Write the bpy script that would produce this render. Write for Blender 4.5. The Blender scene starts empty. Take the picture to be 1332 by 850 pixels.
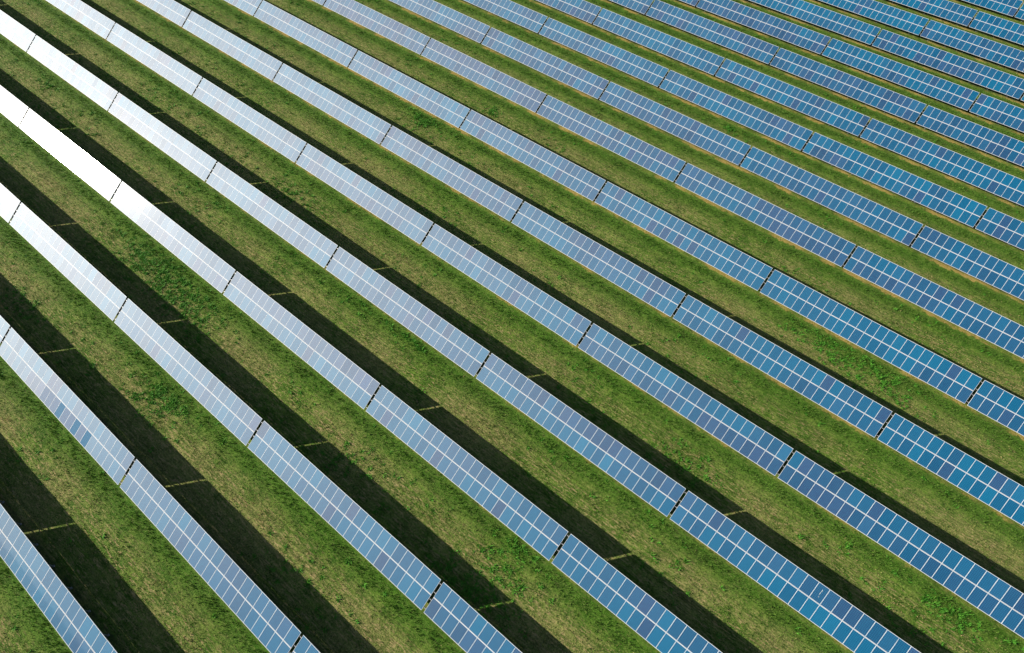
import bpy, bmesh, math, random
import numpy as np
from mathutils import Matrix, Vector

C = bpy.context.scene.collection
SC = bpy.context.scene
R = math.radians

# ------------------------------------------------------------------ camera, sky, sun, exposure
F_PX, W_PX, H_PX = 740.30, 1332, 850
CAM_POS = Vector((121.0794, 20.0157, 56.3759))
CAM_ROT = Matrix(((0.785798578, -0.525422085, 0.326270177),
                  (0.618206369, 0.651503009, -0.439732550),
                  (0.018479191, 0.547243513, 0.836769417)))
cam = bpy.data.cameras.new('camera')
cam_o = bpy.data.objects.new('camera', cam)
C.objects.link(cam_o)
cam_o.matrix_world = Matrix.Translation(CAM_POS) @ CAM_ROT.to_4x4()
cam.sensor_fit = 'HORIZONTAL'
cam.sensor_width = 36.0
cam.lens = 36.0 * F_PX / W_PX
cam.clip_start = 0.5
cam.clip_end = 6000
SC.camera = cam_o

SUN_AZ, SUN_EL = R(-153.75), R(20.45)          # azimuth from +x, counter-clockwise
world = bpy.data.worlds.new('World')
SC.world = world
world.use_nodes = True
wn, wl = world.node_tree.nodes, world.node_tree.links
bg = wn['Background']
sky = wn.new('ShaderNodeTexSky')
sky.sky_type = 'NISHITA'
sky.sun_disc = False
sky.sun_elevation = SUN_EL
sky.sun_rotation = R(90) - SUN_AZ
sky.air_density = 1.0
sky.dust_density = 1.2
sky.ozone_density = 1.5
wl.new(sky.outputs[0], bg.inputs[0])
bg.inputs[1].default_value = 0.05

sun = bpy.data.lights.new('sun', 'SUN')
sun.energy = 5.0
sun.angle = R(0.5)
sun.color = (1.0, 0.93, 0.82)
sun_o = bpy.data.objects.new('sun', sun)
C.objects.link(sun_o)
sd = Vector((math.cos(SUN_EL) * math.cos(SUN_AZ), math.cos(SUN_EL) * math.sin(SUN_AZ), math.sin(SUN_EL)))
sun_o.rotation_euler = (-sd).to_track_quat('-Z', 'Y').to_euler()
sun_o.location = (0, 0, 80)

vs = SC.view_settings
vs.view_transform = 'Standard'
vs.look = 'None'
vs.exposure = 0.95
vs.gamma = 1.0
vs.use_curve_mapping = False

# ------------------------------------------------------------------ layout of the plant (metres)
TILT = 0.550520
PITCH = 24.673          # table to table along the row
NCOL = 24
GAP = 0.29
MPITCH = (PITCH - GAP) / NCOL
SLOPE = 3.34            # slope length of a table: two modules
H_LOW = 0.67             # low edge above the ground
ROW_Y = [-10.318, 0.125, 10.464, 20.85, 31.263, 41.693, 52.15, 62.673, 72.998, 83.469, 92.637, 101.626, 110.526, 119.556, 128.421, 137.268, 146.172, 155.232, 164.396]
ROW_X = [-6.186, 0.347, 6.436, 12.917, 19.403, 26.055, 32.663, 39.242, 45.779, 52.563, 58.298, 64.141, 69.77, 75.56, 81.358, 87.207, 93.017, 99.192, 105.082]
ROW_Z = [-0.069, -0.069, -0.063, -0.047, -0.015, 0.004, 0.01, 0.058, 0.022, 0.01, 0.055, 0.09, 0.077, 0.057, -0.007, -0.065, -0.093, -0.051, 0.026]
ROWS = range(-1, 18)    # row 0 is the one in the lower left corner
ry = lambda r: ROW_Y[r + 1]
rx = lambda r: ROW_X[r + 1]
rz = lambda r: ROW_Z[r + 1]
VIS = {0: (3, 3), 1: (1, 4), 2: (0, 4), 3: (-1, 4), 4: (-2, 4), 5: (-2, 4), 6: (-2, 4), 7: (-2, 4), 8: (-2, 3), 9: (-1, 3),
       10: (-1, 3), 11: (-1, 2), 12: (-1, 2), 13: (-1, 2), 14: (0, 2), 15: (0, 1), 16: (0, 1), 17: (0, 1)}

Rn = np.array(CAM_ROT)
Cn = np.array(CAM_POS)


def to_px(X):
    """photo pixel of world points (only used to leave out what is far outside the frame)"""
    c = (np.asarray(X, float) - Cn) @ Rn
    z = np.minimum(c[:, 2], -1e-3)
    return 666 + F_PX * c[:, 0] / -z, 425 - F_PX * c[:, 1] / -z, c[:, 2] < -1


def from_px(u, v, z=-0.67):
    d = Rn @ np.array([(u - 666) / F_PX, -(v - 425) / F_PX, -1.0])
    t = (z - Cn[2]) / d[2]
    return Cn + d * t


# ------------------------------------------------------------------ materials
class NT:
    def __init__(self, name):
        self.m = bpy.data.materials.new(name)
        self.m.use_nodes = True
        self.t = self.m.node_tree
        self.b = self.t.nodes['Principled BSDF']

    def n(self, kind, **kw):
        o = self.t.nodes.new('ShaderNode' + kind)
        for k, v in kw.items():
            setattr(o, k, v)
        return o

    def l(self, a, b):
        self.t.links.new(a, b)

    def val(self, x, sock):
        if isinstance(x, (int, float)):
            sock.default_value = x
        elif isinstance(x, tuple):
            sock.default_value = x
        else:
            self.l(x, sock)

    def math(self, op, a, b=0.0, c=None, clamp=False):
        o = self.n('Math', operation=op, use_clamp=clamp)
        self.val(a, o.inputs[0])
        self.val(b, o.inputs[1])
        if c is not None:
            self.val(c, o.inputs[2])
        return o.outputs[0]

    def ramp(self, x, lo, hi, a=0.0, b=1.0):
        o = self.n('MapRange', interpolation_type='SMOOTHSTEP')
        self.val(x, o.inputs[0])
        for i, v in enumerate((lo, hi, a, b)):
            self.val(v, o.inputs[i + 1])
        return o.outputs[0]

    def mix(self, f, a, b):
        o = self.n('Mix', data_type='RGBA')
        self.val(f, o.inputs[0])
        self.val(a if not (isinstance(a, tuple) and len(a) == 3) else (*a, 1), o.inputs[6])
        self.val(b if not (isinstance(b, tuple) and len(b) == 3) else (*b, 1), o.inputs[7])
        return o.outputs[2]

    def noise(self, vec, scale, detail=2.0, rough=0.5, dist=0.0):
        o = self.n('TexNoise')
        self.l(vec, o.inputs['Vector'])
        o.inputs['Scale'].default_value = scale
        o.inputs['Detail'].default_value = detail
        o.inputs['Roughness'].default_value = rough
        o.inputs['Distortion'].default_value = dist
        return o.outputs[0]

    def mapping(self, vec, scale=(1, 1, 1), loc=(0, 0, 0), rot=(0, 0, 0)):
        o = self.n('Mapping')
        self.l(vec, o.inputs[0])
        o.inputs[1].default_value = loc
        o.inputs[2].default_value = rot
        o.inputs[3].default_value = scale
        return o.outputs[0]


def metal_mat(name, col, rough, metallic=0.0):
    m = NT(name)
    tc = m.n('TexCoord').outputs['Object']
    f = m.noise(tc, 3.0, 3)
    m.l(m.mix(m.ramp(f, .35, .7, 0, .35), col, tuple(c * .7 for c in col)), m.b.inputs['Base Color'])
    m.b.inputs['Roughness'].default_value = rough
    m.b.inputs['Metallic'].default_value = metallic
    return m.m


M_FRAME = metal_mat('anodised_aluminium', (0.62, 0.63, 0.65), 0.6, 0.0)
M_STEEL = metal_mat('galvanised_steel', (0.26, 0.27, 0.28), 0.55, 0.4)


def glass_mat():
    m = NT('module_glass')
    tc = m.n('TexCoord').outputs['Object']
    sep = m.n('SeparateXYZ')
    m.l(tc, sep.inputs[0])
    x, y = sep.outputs[0], sep.outputs[1]
    # grid of the cells: 6 across, 10 along, with silver gaps between them
    gx = m.math('ABSOLUTE', m.math('SUBTRACT', m.math('FRACT', m.math('MULTIPLY_ADD', x, 6 / 0.942, 0.5 * 6)), 0.5))
    gy = m.math('ABSOLUTE', m.math('SUBTRACT', m.math('FRACT', m.math('MULTIPLY_ADD', y, 10 / 1.54, 0.5 * 10)), 0.5))
    lx = m.ramp(gx, .455, .475)
    ly = m.ramp(gy, .455, .475)
    line = m.math('MAXIMUM', lx, ly)
    oi = m.n('ObjectInfo')
    csep = m.n('SeparateColor')
    m.l(oi.outputs['Color'], csep.inputs[0])
    hue, tone = csep.outputs[0], csep.outputs[1]
    blue = m.mix(tone, (0.0002, 0.060, 0.150), (0.0002, 0.118, 0.238))
    purple = m.mix(tone, (0.012, 0.040, 0.112), (0.032, 0.064, 0.170))
    base = m.mix(hue, blue, purple)
    # crystal grains and a cell to cell difference
    vo = m.n('TexVoronoi')
    m.l(tc, vo.inputs['Vector'])
    vo.inputs['Scale'].default_value = 28
    vs_ = m.n('SeparateColor')
    m.l(vo.outputs['Color'], vs_.inputs[0])
    hsv = m.n('HueSaturation')
    m.l(base, hsv.inputs['Color'])
    m.l(m.math('MULTIPLY_ADD', vs_.outputs[0], .24, .88), hsv.inputs['Value'])
    col = m.mix(m.math('MULTIPLY', line, 0.68), hsv.outputs[0], (0.03, 0.30, 0.46))
    # thin dust, more of it along the lower frame
    dn = m.noise(m.n('NewGeometry').outputs['Position'], .35, 4, .6)
    low = m.ramp(y, -.66, -.80, 0, .06)
    dust = m.math('ADD', m.ramp(dn, .35, .75, .0, .008), low)
    col = m.mix(dust, col, (0.42, 0.40, 0.36))
    m.l(col, m.b.inputs['Base Color'])
    m.b.inputs['Roughness'].default_value = 0.60
    m.b.inputs['Specular IOR Level'].default_value = 0.0
    m.b.inputs['Coat Weight'].default_value = 1.0
    m.b.inputs['Coat IOR'].default_value = 1.45
    m.l(m.math('MULTIPLY_ADD', csep.outputs[2], .03, .042), m.b.inputs['Coat Roughness'])
    # prismatic texture of solar glass: a wide soft lobe over the sharp one
    gl = m.n('BsdfAnisotropic', distribution='BECKMANN')
    gl.inputs['Roughness'].default_value = 0.60
    gl.inputs['Color'].default_value = (.97, .985, 1, 1)
    mx = m.n('MixShader')
    m.l(m.math('MULTIPLY', csep.outputs[2], .058), mx.inputs[0])
    m.l(m.b.outputs[0], mx.inputs[1])
    m.l(gl.outputs[0], mx.inputs[2])
    m.l(mx.outputs[0], m.t.nodes['Material Output'].inputs[0])
    return m.m


M_GLASS = glass_mat()


def ground_cols(m, pos, u, row):
    """living green / straw / soil of the meadow as function of place and distance from the drip line"""
    fine = m.noise(pos, 6.5, 6, .85)
    mid = m.noise(pos, .9, 5, .65)
    big = m.noise(pos, .11, 4, .6)
    streak = m.noise(m.mapping(pos, (.16, 4.6, 1)), 1.0, 4, .7, .25)
    grain = m.noise(pos, 5.5, 4, .85)
    green = m.mix(m.ramp(m.math('ADD', m.math('MULTIPLY', mid, .45), m.math('MULTIPLY', fine, .55)), .40, .60), (0.036, 0.098, 0.008), (0.124, 0.208, 0.026))
    straw = m.mix(m.ramp(fine, .4, .62), (0.130, 0.126, 0.038), (0.420, 0.325, 0.145))
    # how dry: streaks of mown grass in the middle of the aisle
    middle = m.math('MULTIPLY', m.ramp(u, 1.4, 3.6), m.ramp(u, 9.8, 7.4))
    west = m.ramp(row, 2.0, 9.0, .85, .66)
    s = m.math('ADD', m.math('MULTIPLY', streak, .50), m.math('MULTIPLY', fine, .50))
    s = m.math('ADD', s, m.math('MULTIPLY', m.math('SUBTRACT', big, .5), .75))
    s = m.math('ADD', s, m.math('MULTIPLY', m.math('SUBTRACT', mid, .5), .30))
    dry = m.ramp(s, .36, .62)
    dry = m.math('MULTIPLY', dry, m.math('MULTIPLY_ADD', middle, .52, .18))
    dry = m.math('MULTIPLY', dry, west)
    col = m.mix(dry, green, straw)
    # swaths left by the mower run along the rows: combed lighter and darker
    sw = m.noise(m.mapping(pos, (.05, 3.6, 1), (3, 1, 0)), 1.0, 4, .75, .1)
    hs = m.n('HueSaturation')
    m.l(col, hs.inputs['Color'])
    m.l(m.math('MULTIPLY_ADD', m.math('SUBTRACT', sw, .5), 1.9, 1.0), hs.inputs['Value'])
    col = hs.outputs[0]
    # lush belt behind the drip line where the mower does not reach
    lush = m.math('MULTIPLY', m.ramp(u, -.2, .3), m.ramp(u, 2.2, .7))
    lush = m.math('MULTIPLY', lush, m.ramp(mid, .3, .55, .10, .62))
    col = m.mix(lush, col, (0.038, 0.132, 0.007))
    # bright spots of fresh leaves, dark pits between the tussocks
    col = m.mix(m.ramp(m.noise(m.mapping(pos, loc=(31, 7, 0)), 2.3, 5, .8), .60, .74, 0, .75), col, (0.060, 0.190, 0.018))
    col = m.mix(m.ramp(grain, .48, .36, 0, .75), col, (0.018, 0.040, 0.008))
    blade = m.noise(m.mapping(pos, (.8, 1.2, 1), (5, 9, 0)), 4.2, 5, .9)
    col = m.mix(m.ramp(blade, .53, .63, 0, .65), col, (0.165, 0.270, 0.045))
    # drip line: bleached grass and sand right under the low edge
    wob = m.math('ADD', u, m.math('MULTIPLY', m.math('SUBTRACT', m.noise(pos, 1.3, 4, .7), .5), 1.5))
    drip = m.math('MULTIPLY', m.ramp(wob, -1.0, -.6), m.ramp(wob, -.02, -.25))
    east = m.ramp(row, 2.0, 8.0, .25, .8)
    drip = m.math('MULTIPLY', drip, m.math('MULTIPLY', east, m.ramp(m.noise(pos, .35, 3), .42, .62, .08, 1.0)))
    speck = m.noise(m.mapping(pos, (.38, 1.9, 1), (50, 20, 0)), 3.2, 5, .85)
    speck = m.math('MULTIPLY', m.ramp(speck, .53, .60, 0, .85), m.math('MULTIPLY_ADD', middle, .8, .2))
    col = m.mix(speck, col, (0.400, 0.300, 0.140))
    dcol = m.mix(m.ramp(fine, .4, .62), (0.300, 0.215, 0.050), (0.560, 0.380, 0.140))
    col = m.mix(drip, col, dcol)
    return col, fine, mid, grain


def ground_mat():
    m = NT('meadow')
    pos = m.n('NewGeometry').outputs['Position']
    a = m.n('Attribute', attribute_name='drip_distance')
    b = m.n('Attribute', attribute_name='aisle_number')
    u, row = a.outputs['Fac'], b.outputs['Fac']
    col, fine, mid, grain = ground_cols(m, pos, u, row)
    # shade under the tables painted into the ground as dark, patchy soil colour
    shade_amt = m.ramp(m.noise(pos, .8, 4), .35, .7, .25, .75)
    under = m.math('MULTIPLY', m.ramp(m.n('Attribute', attribute_name='under_table_shade').outputs['Fac'], 0.2, .8), shade_amt)
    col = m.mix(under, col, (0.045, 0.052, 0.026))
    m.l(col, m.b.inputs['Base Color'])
    m.b.inputs['Roughness'].default_value = 0.95
    m.b.inputs['Specular IOR Level'].default_value = 0.1
    h = m.math('ADD', m.math('MULTIPLY', fine, .14), m.math('ADD', m.math('MULTIPLY', mid, .05), m.math('MULTIPLY', grain, .07)))
    bp = m.n('Bump')
    bp.inputs['Strength'].default_value = 0.6
    bp.inputs['Distance'].default_value = 1.0
    m.l(h, bp.inputs['Height'])
    m.l(bp.outputs[0], m.b.inputs['Normal'])
    return m.m


def leaf_mat(name, straw_share, c1, c2, c3):
    m = NT(name)
    g = m.n('NewGeometry')
    rnd = g.outputs['Random Per Island']
    pos = g.outputs['Position']
    t = m.n('Attribute', attribute_name='dryness').outputs['Fac']
    col = m.mix(m.ramp(rnd, 0, 1), c1, c2)
    col = m.mix(m.ramp(t, .45, .85), col, c3)
    m.l(col, m.b.inputs['Base Color'])
    m.b.inputs['Roughness'].default_value = 0.75
    m.b.inputs['Specular IOR Level'].default_value = 0.2
    tr = m.n('BsdfTranslucent')
    m.l(col, tr.inputs[0])
    mx = m.n('MixShader')
    mx.inputs[0].default_value = .25
    m.l(m.b.outputs[0], mx.inputs[1])
    m.l(tr.outputs[0], mx.inputs[2])
    m.l(mx.outputs[0], m.t.nodes['Material Output'].inputs[0])
    return m.m


M_GROUND = ground_mat()
M_GRASS = leaf_mat('grass_blades', .22, (0.036, 0.106, 0.008), (0.130, 0.230, 0.030), (0.430, 0.330, 0.150))
M_WEED = leaf_mat('weed_leaves', .02, (0.045, 0.190, 0.014), (0.110, 0.320, 0.030), (0.150, 0.290, 0.040))


# ------------------------------------------------------------------ mesh helpers
def mesh_np(name, V, F, mat):
    """mesh from numpy arrays, all faces with the same number of corners"""
    me = bpy.data.meshes.new(name)
    V = np.asarray(V, np.float32)
    F = np.asarray(F, np.int32)
    k = F.shape[1]
    me.vertices.add(len(V))
    me.vertices.foreach_set('co', V.ravel())
    me.loops.add(F.size)
    me.loops.foreach_set('vertex_index', F.ravel())
    me.polygons.add(len(F))
    me.polygons.foreach_set('loop_start', np.arange(0, F.size, k, dtype=np.int32))
    me.update(calc_edges=True)
    me.materials.append(mat)
    return me


def boxes_mesh(name, boxes, mat, bevel=0.0):
    """boxes: (centre, half sizes, rotation matrix or None) joined into one mesh"""
    bm = bmesh.new()
    for c, h, rot in boxes:
        M = Matrix.Translation(c) @ ((rot or Matrix.Identity(3)).to_4x4()) @ Matrix.Diagonal((h[0] * 2, h[1] * 2, h[2] * 2, 1))
        bmesh.ops.create_cube(bm, size=1, matrix=M)
    if bevel:
        bmesh.ops.bevel(bm, geom=bm.edges[:], offset=bevel, segments=1, affect='EDGES')
    me = bpy.data.meshes.new(name)
    bm.to_mesh(me)
    bm.free()
    me.materials.append(mat)
    return me


# ------------------------------------------------------------------ the ground
def vnoise(x, y, scale, seed):
    """smooth value noise for geometry"""
    rs = np.random.default_rng(seed)
    g = rs.random((256, 256))
    X, Y = x / scale + 1000, y / scale + 1000
    i, j = np.floor(X).astype(int), np.floor(Y).astype(int)
    fx, fy = X - i, Y - j
    fx, fy = fx * fx * (3 - 2 * fx), fy * fy * (3 - 2 * fy)
    G = lambda a, b: g[a % 256, b % 256]
    return (G(i, j) * (1 - fx) + G(i + 1, j) * fx) * (1 - fy) + (G(i, j + 1) * (1 - fx) + G(i + 1, j + 1) * fx) * fy


ROWY = np.array(ROW_Y)
ROWZ = np.array(ROW_Z)


def ground_z(x, y):
    z = np.interp(y, ROWY, ROWZ) - H_LOW
    return z + (vnoise(x, y, 2.4, 3) - .5) * .06 + (vnoise(x, y, .9, 4) - .5) * .05


def make_ground():
    ys = [-400.0, -120.0, -40.0]
    ys += list(np.arange(-24, 190.01, .5))
    ys += [230.0, 320.0, 900.0, 2500.0]
    ys = sorted(set(ys + [-2500.0]))
    xs = np.array([-2500., -900., -300., -120.] + list(np.arange(-70, 210.01, .7)) + [260., 400., 1000., 2500.])
    rows_y = sorted(set(list(ys)))
    V, F, U, A, T = [], [], [], [], []
    # strips: everything between two low edges is a strip of its own so the distance has a clean start
    cuts = [-2500.0] + [y + 1.2 for y in ROW_Y] + [2500.0]
    base = 0
    for s in range(len(cuts) - 1):
        lo, hi = cuts[s], cuts[s + 1]
        yy = np.array(sorted([lo] + [y for y in rows_y if lo + .12 < y < hi - .12 and min(abs(y - q) for q in ROW_Y) > .3] + ([hi - 1.2, hi - 1.5, hi - .9, hi - 1.9] if s < len(cuts) - 2 else []) + [hi]))
        gx, gy = np.meshgrid(xs, yy)
        gz = ground_z(gx.ravel(), gy.ravel())
        far = (np.abs(gx.ravel() - 70) > 145) | (gy.ravel() < -30) | (gy.ravel() > 200)
        gz = np.where(far, -H_LOW, gz)
        V.append(np.stack([gx.ravel(), gy.ravel(), gz], 1))
        nx, ny = len(xs), len(yy)
        q = (np.arange(ny - 1)[:, None] * nx + np.arange(nx - 1)[None, :]).ravel()
        F.append(np.stack([q, q + 1, q + nx + 1, q + nx], 1) + base)
        U.append(np.minimum(hi - 1.2 - gy.ravel(), 60) if s < len(cuts) - 2 else np.full(nx * ny, 5.0))
        A.append(np.full(nx * ny, s - 1.0))
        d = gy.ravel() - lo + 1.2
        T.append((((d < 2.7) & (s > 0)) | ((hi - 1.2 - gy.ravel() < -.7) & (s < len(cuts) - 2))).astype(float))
        base += nx * ny
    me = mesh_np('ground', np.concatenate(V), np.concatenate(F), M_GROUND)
    for nm, arr in (('drip_distance', U), ('aisle_number', A), ('under_table_shade', T)):
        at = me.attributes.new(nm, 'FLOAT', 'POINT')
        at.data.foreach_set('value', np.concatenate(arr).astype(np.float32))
    me.polygons.foreach_set('use_smooth', np.ones(len(me.polygons), bool))
    o = bpy.data.objects.new('ground', me)
    o['kind'] = 'structure'
    C.objects.link(o)


make_ground()


# ------------------------------------------------------------------ one solar table with its parts
def frame_mesh():
    """aluminium frame of a module: four mitred profiles round the laminate"""
    w, l, t = .5035, .830, .020
    b, e = .017, .036
    bm = bmesh.new()
    outer = [(-w, -l), (w, -l), (w, l), (-w, l)]
    inner = [(-w + b, -l + e), (w - b, -l + e), (w - b, l - e), (-w + b, l - e)]
    lv = []
    for z in (-t, t):
        lv.append(([bm.verts.new((x, y, z)) for x, y in outer], [bm.verts.new((x, y, z)) for x, y in inner]))
    for i in range(4):
        j = (i + 1) % 4
        (o0, i0), (o1, i1) = lv
        bm.faces.new((o1[i], o1[j], i1[j], i1[i]))
        bm.faces.new((o0[j], o0[i], i0[i], i0[j]))
        bm.faces.new((o0[i], o0[j], o1[j], o1[i]))
        bm.faces.new((i0[j], i0[i], i1[i], i1[j]))
    me = bpy.data.meshes.new('frame')
    bm.to_mesh(me)
    bm.free()
    me.materials.append(M_FRAME)
    return me


def tube_box(p0, p1, hw, hd):
    """box beam between two points"""
    p0, p1 = Vector(p0), Vector(p1)
    d = p1 - p0
    q = d.to_track_quat('Y', 'Z').to_matrix()
    return ((p0 + p1) / 2, (hw, d.length / 2, hd), q)


cb, sb = math.cos(TILT), math.sin(TILT)


def on_slope(x, s, off=0.0):
    """point s metres up the slope of the table, off metres off the module plane (local, base at ground level)"""
    return Vector((x, s * cb - off * sb, H_LOW + s * sb + off * cb))


ROT_T = Matrix.Rotation(TILT, 3, 'X')
ME_GLASS = boxes_mesh('solar_panel', [((0, 0, 0), (.4862, .7935, .0145), None)], M_GLASS)
ME_FRAME = frame_mesh()
ME_PURLIN = boxes_mesh('purlin', [((0, 0, 0), (PITCH / 2 - .004, .035, .03), None)], M_STEEL)
front_s, rear_s = .85, 2.62
pf, pr = on_slope(0, front_s, -.20), on_slope(0, rear_s, -.20)
SINK = -.30
ME_FRONT = boxes_mesh('post', [((0, 0, (pf.z + SINK) / 2), (.045, .035, (pf.z - SINK) / 2), None), ((0, 0, .015), (.11, .11, .012), None)], M_STEEL)
ME_REAR = boxes_mesh('post', [((0, 0, (pr.z + SINK) / 2), (.045, .035, (pr.z - SINK) / 2), None), ((0, 0, .015), (.11, .11, .012), None)], M_STEEL)
ME_RAFTER = boxes_mesh('rafter', [((0, 0, 0), (.03, 1.5, .045), None), ], M_STEEL)
ME_BRACE = boxes_mesh('brace', [tube_box((0, pr.y - .04, .75), on_slope(0, 1.35, -.19), .02, .02)], M_STEEL)

S_LOW, S_HIGH = .830, SLOPE - .830          # centres of the two rows of modules
rng = random.Random(7)


def child(me, name, parent, loc, rot=(0, 0, 0)):
    o = bpy.data.objects.new(name, me)
    C.objects.link(o)
    o.parent = parent
    o.location = loc
    o.rotation_euler = rot
    return o


def build_table():
    root = bpy.data.objects.new('solar_table', None)
    root.empty_display_size = .5
    C.objects.link(root)
    for s in (S_LOW, S_HIGH):
        for c in range(NCOL):
            x = (c - (NCOL - 1) / 2) * MPITCH
            g = child(ME_GLASS, 'solar_panel', root, on_slope(x, s), (TILT, 0, 0))
            child(ME_FRAME, 'frame', g, (0, 0, 0))
    for s in (.36, 1.30, 2.04, 2.98):
        child(ME_PURLIN, 'purlin', root, on_slope(0, s, -.053), (TILT, 0, 0))
    for i in range(8):
        x = (i - 3.5) * 3.04
        child(ME_FRONT, 'post', root, (x, pf.y, 0))
        child(ME_REAR, 'post', root, (x, pr.y, 0))
        child(ME_RAFTER, 'rafter', root, on_slope(x, SLOPE / 2, -.130), (TILT, 0, 0))
        child(ME_BRACE, 'brace', root, (x + .055, 0, 0))
    return root


def copy_thing(root):
    n = root.copy()
    C.objects.link(n)
    for ch in root.children:
        c = ch.copy()
        C.objects.link(c)
        c.parent = n
        for g in ch.children:
            d = g.copy()
            C.objects.link(d)
            d.parent = c
    return n


ORD = ['first', 'second', 'third', 'fourth', 'fifth', 'sixth', 'seventh', 'eighth', 'ninth', 'tenth', 'eleventh', 'twelfth',
       'thirteenth', 'fourteenth', 'fifteenth', 'sixteenth', 'seventeenth', 'eighteenth']


def tone_word(r, j):
    if (r, j) in ((3, 0), (3, -1)):
        return 'glaring white'
    a = r + 0.9 * j
    if r == 3 and j == 1:
        return 'glaring white'
    if (r <= 5 and j <= 1) or (r == 6 and j <= -1):
        return 'silvery white'
    if r <= 2 or (r <= 6 and j <= 2) or (r == 7 and j <= -1):
        return 'pale blue'
    if (r >= 9 and j >= 1) or r >= 12 or j >= 4:
        return 'deep blue'
    return 'mid blue'


def label(r, j):
    lo, hi = VIS[r]
    t = tone_word(r, j)
    if r <= 9:
        where = '%s row from the lower left corner' % ORD[r]
    else:
        where = '%s row from the upper right corner' % ORD[17 - r]
    if r == 0:
        return 'pale blue solar table cut off by the lower left corner, first row there'
    if j == lo:
        k = 'leftmost table'
    elif j == hi:
        k = 'rightmost table'
    else:
        k = '%s table from left' % ORD[j - lo]
    return '%s %s, %s' % (t, k, where)


def dark_spots(r, j, c, up):
    """modules that the photograph shows in a clearly different blue"""
    if (r, j) == (1, 2) and not up:
        if c in (12, 15, 17):
            return (.15, .45, .22)
        if 9 <= c <= 16:
            return (.9, .5, .62)
    return None


proto = None
TABLES = {}
PANEL_TONE = np.random.default_rng(5)
for r in ROWS:
    lo, hi = VIS.get(r, (0, 2) if r > 5 else (3, 4))
    j0, j1 = (lo - 1, hi + 1) if r in VIS else (lo, hi)
    for j in range(j0, j1 + 1):
        if proto is None:
            proto = t = build_table()
        else:
            t = copy_thing(proto)
        inside = r in VIS and lo <= j <= hi
        t.location = (rx(r) + PITCH * (j + .5), ry(r), rz(r) - H_LOW + rng.uniform(-.015, .015))
        t.rotation_euler = (R(rng.uniform(-.12, .12)), R(rng.uniform(-.03, .03)), 0)
        t['category'] = 'solar table'
        t['group'] = 'solar tables in parallel rows on the meadow'
        if inside:
            t['label'] = label(r, j)
        elif r in VIS:
            t['label'] = 'solar table just outside the %s of the picture in the %s row' % ('left' if j < lo else 'right', ORD[r])
        else:
            t['label'] = 'solar table in the row beyond the %s corner, place %s' % ('lower left' if r < 0 else 'upper right', ORD[j])
        TABLES[(r, j)] = t
        # tone of each module
        bias = [PANEL_TONE.uniform(0.0, .32), PANEL_TONE.uniform(0.0, .32)]
        if PANEL_TONE.random() < .3:
            bias[PANEL_TONE.integers(2)] += .4
        bias = [b + {8: .36, 9: .08, 11: .12, 12: .18, 13: .10}.get(r, 0) for b in bias]
        runs = [0.0, 0.0]
        i = 0
        for ch in t.children:
            if not ch.name.startswith('solar_panel'):
                continue
            up, c = divmod(i, NCOL)
            i += 1
            if PANEL_TONE.random() < .3:
                runs[up] = PANEL_TONE.normal(0, .22)
            hue = min(1, max(0, bias[up] + runs[up] + PANEL_TONE.normal(0, .11)))
            if PANEL_TONE.random() < .045:
                hue = 1
            tone = min(1, max(0, PANEL_TONE.normal(.38, .2)))
            sp = dark_spots(r, j, c, up) if inside else None
            if sp:
                hue, tone = sp[:2]
            ch.color = (hue, tone, sp[2] if sp else PANEL_TONE.uniform(.94, 1.05), 1)
            ch.rotation_euler = (TILT + R(PANEL_TONE.normal(0, .20)), R(PANEL_TONE.normal(0, .20)), 0)


# a white bird dropping that has run down one module
bpy.context.view_layer.update()
spot = [c for c in TABLES[(4, 4)].children if c.name.startswith('solar_panel')]
pu, pv, _ = to_px([c.matrix_world.translation for c in spot])
best = spot[int(np.argmin((pu - 1068) ** 2 + (pv - 769) ** 2))]
M_DROP = metal_mat('dried_dropping', (0.50, 0.52, 0.50), .8)
ME_DROP = boxes_mesh('bird_dropping', [((.05, .30, .0165), (.020, .11, .0015), Matrix.Rotation(.10, 3, 'Z')), ((.03, .02, .0165), (.018, .13, .0012), Matrix.Rotation(-.05, 3, 'Z')),
                                       ((.08, -.30, .0165), (.012, .08, .001), None)], M_DROP)
child(ME_DROP, 'bird_dropping', best, (0, 0, 0))


# ------------------------------------------------------------------ grass and weeds (nobody could count them)
def in_frame(x, y, m=40):
    u, v, ok = to_px(np.stack([x, y, np.full_like(x, -H_LOW)], 1))
    return ok & (u > -m) & (u < W_PX + m) & (v > -m) & (v < H_PX + m)


def strip_u(y):
    """distance in front of the next low edge up the field, and distance behind the last one"""
    k = np.searchsorted(ROWY, y)
    k = np.clip(k, 1, len(ROWY) - 1)
    return ROWY[k] - y, y - ROWY[k - 1]


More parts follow.
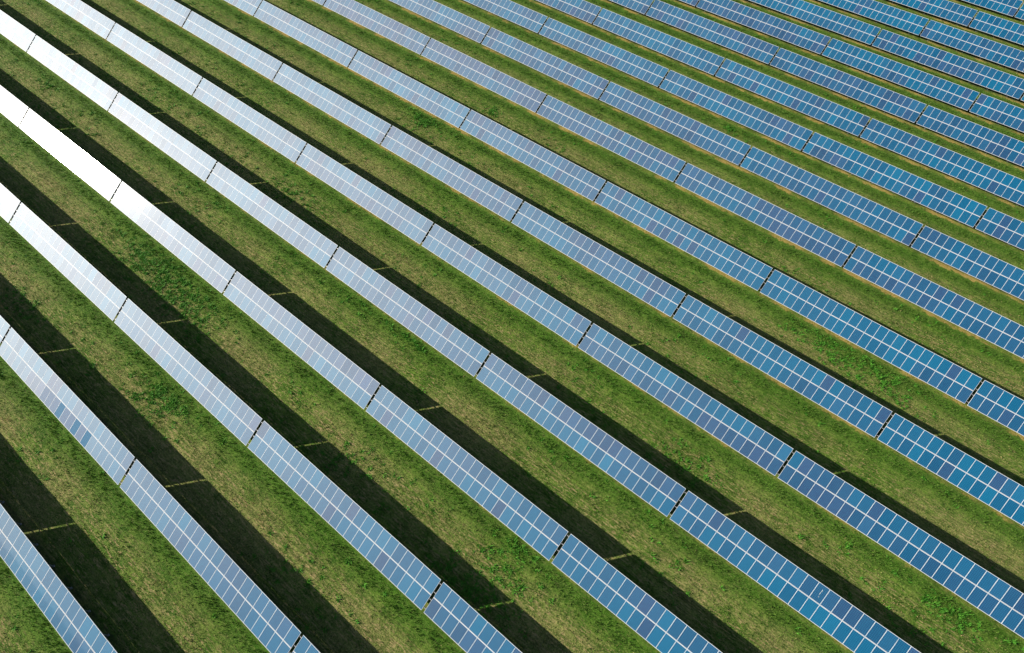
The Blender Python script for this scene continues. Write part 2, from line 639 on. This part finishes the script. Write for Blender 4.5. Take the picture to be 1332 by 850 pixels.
def blades(name, mat, px, py, n, h, spread, width, seed, flat=0.35, dry=None):
    """n leaning leaf triangles at every point"""
    g = np.random.default_rng(seed)
    N = len(px)
    a = g.uniform(0, 2 * np.pi, (N, n))
    rr = spread[:, None] * np.sqrt(g.random((N, n)))
    b = g.uniform(0, 2 * np.pi, (N, n))
    x0 = px[:, None] + rr * np.cos(b)
    y0 = py[:, None] + rr * np.sin(b)
    hh = h[:, None] * g.uniform(.5, 1.2, (N, n))
    ww = width * g.uniform(.6, 1.4, (N, n))
    lean = hh * g.uniform(flat * .5, flat * 2, (N, n))
    z0 = ground_z(x0.ravel(), y0.ravel()).reshape(N, n) - .015
    dx, dy = np.cos(a), np.sin(a)
    A = np.stack([x0 - dy * ww, y0 + dx * ww, z0], -1)
    B = np.stack([x0 + dy * ww, y0 - dx * ww, z0], -1)
    D = np.stack([x0 + dx * lean, y0 + dy * lean, z0 + hh], -1)
    V = np.stack([A, B, D], 2).reshape(-1, 3)
    F = np.arange(len(V)).reshape(-1, 3)
    me = mesh_np(name, V, F, mat)
    dr = np.zeros((N, n)) if dry is None else np.clip(dry[:, None] + g.normal(0, .25, (N, n)), 0, 1)
    at = me.attributes.new('dryness', 'FLOAT', 'POINT')
    at.data.foreach_set('value', np.repeat(dr.ravel(), 3).astype(np.float32))
    o = bpy.data.objects.new(name, me)
    C.objects.link(o)
    return o


g = np.random.default_rng(11)
N = 950000
x, y = g.uniform(-35, 165, N), g.uniform(-12, 182, N)
u, back = strip_u(y)
den = .35 + .65 * vnoise(x, y, 1.6, 21)
den = np.where(u < .45, .12, den)
den = np.where((u > .4) & (u < 1.5), 1.0, den)
den = np.where((back > 0) & (back < 3.0), .06, den)
keep = (g.random(N) < den) & in_frame(x, y)
x, y, u = x[keep], y[keep], u[keep]
h = .07 + .08 * vnoise(x, y, 1.1, 22)
h = np.where((u > .4) & (u < 1.5), h * 1.7, h)
dryness = np.clip((u - 1.0) / 1.5, 0, 1) * (.05 + 1.1 * (vnoise(x * .22, y, .45, 41) * .5 + vnoise(x, y, 6.0, 42) * .5 - .15))
o = blades('grass', M_GRASS, x, y, 3, h, np.full(len(x), .12), .028, 12, dry=dryness)
o['kind'] = 'stuff'
o['label'] = 'mown meadow grass between the rows of solar tables'
o['category'] = 'grass'

# weeds: loose leafy clumps everywhere, dense patches where the photograph shows them
wx, wy = [], []
N = 26000
x, y = g.uniform(-35, 165, N), g.uniform(-12, 182, N)
u, back = strip_u(y)
pat = vnoise(x, y, 7.0, 31) * .6 + vnoise(x, y, 2.2, 32) * .4
keep = (g.random(N) < np.clip((pat - .52) * 4, 0.015, 1)) & (back > 2.9) & in_frame(x, y)
wx.append(x[keep])
wy.append(y[keep])
for (pu, pv, sx, sy, n) in ((215, 362, 5.5, 1.3, 300), (232, 398, 3.0, 1.1, 120), (178, 335, 1.5, .8, 40), (600, 775, 3.2, 1.2, 130), (640, 740, 1.5, 1.2, 50),
                            (470, 390, 1.6, .7, 40), (548, 155, 1.8, 1.0, 60), (550, 160, 1.0, .6, 40), (640, 145, 1.0, .5, 30), (385, 255, 2.4, 1.0, 60),
                            (545, 445, 1.2, .6, 30), (535, 440, 2.0, .8, 30), (350, 20, 2.5, 1.0, 50), (210, 520, 1.8, .9, 50), (205, 515, 2.8, 1.2, 60),
                            (1100, 470, 4.0, 1.2, 120), (1150, 490, 3.0, 1.0, 80), (440, 600, 1.5, .8, 40), (950, 170, .6, .3, 20), (680, 700, 1.5, .8, 40),
                            (1250, 800, 2.5, 1.2, 80), (890, 600, 2.0, .8, 40), (30, 400, 2.5, 1.0, 60), (60, 110, 1.5, .6, 30)):
    c = from_px(pu, pv)
    a_ = g.normal(0, sx, n)
    b_ = g.normal(0, sy, n)
    wx.append(c[0] + a_ + b_ * .1)
    wy.append(c[1] + b_)
wx, wy = np.concatenate(wx), np.concatenate(wy)
_, back = strip_u(wy)
k = (back > 2.6) & (strip_u(wy)[0] > .35)
wx, wy = wx[k], wy[k]
h = g.uniform(.10, .26, len(wx))
o = blades('weeds', M_WEED, wx, wy, 16, h, g.uniform(.12, .30, len(wx)), .045, 13, 1.0)
o['kind'] = 'stuff'
o['label'] = 'bright green leafy weeds scattered through the meadow grass'
o['category'] = 'weeds'
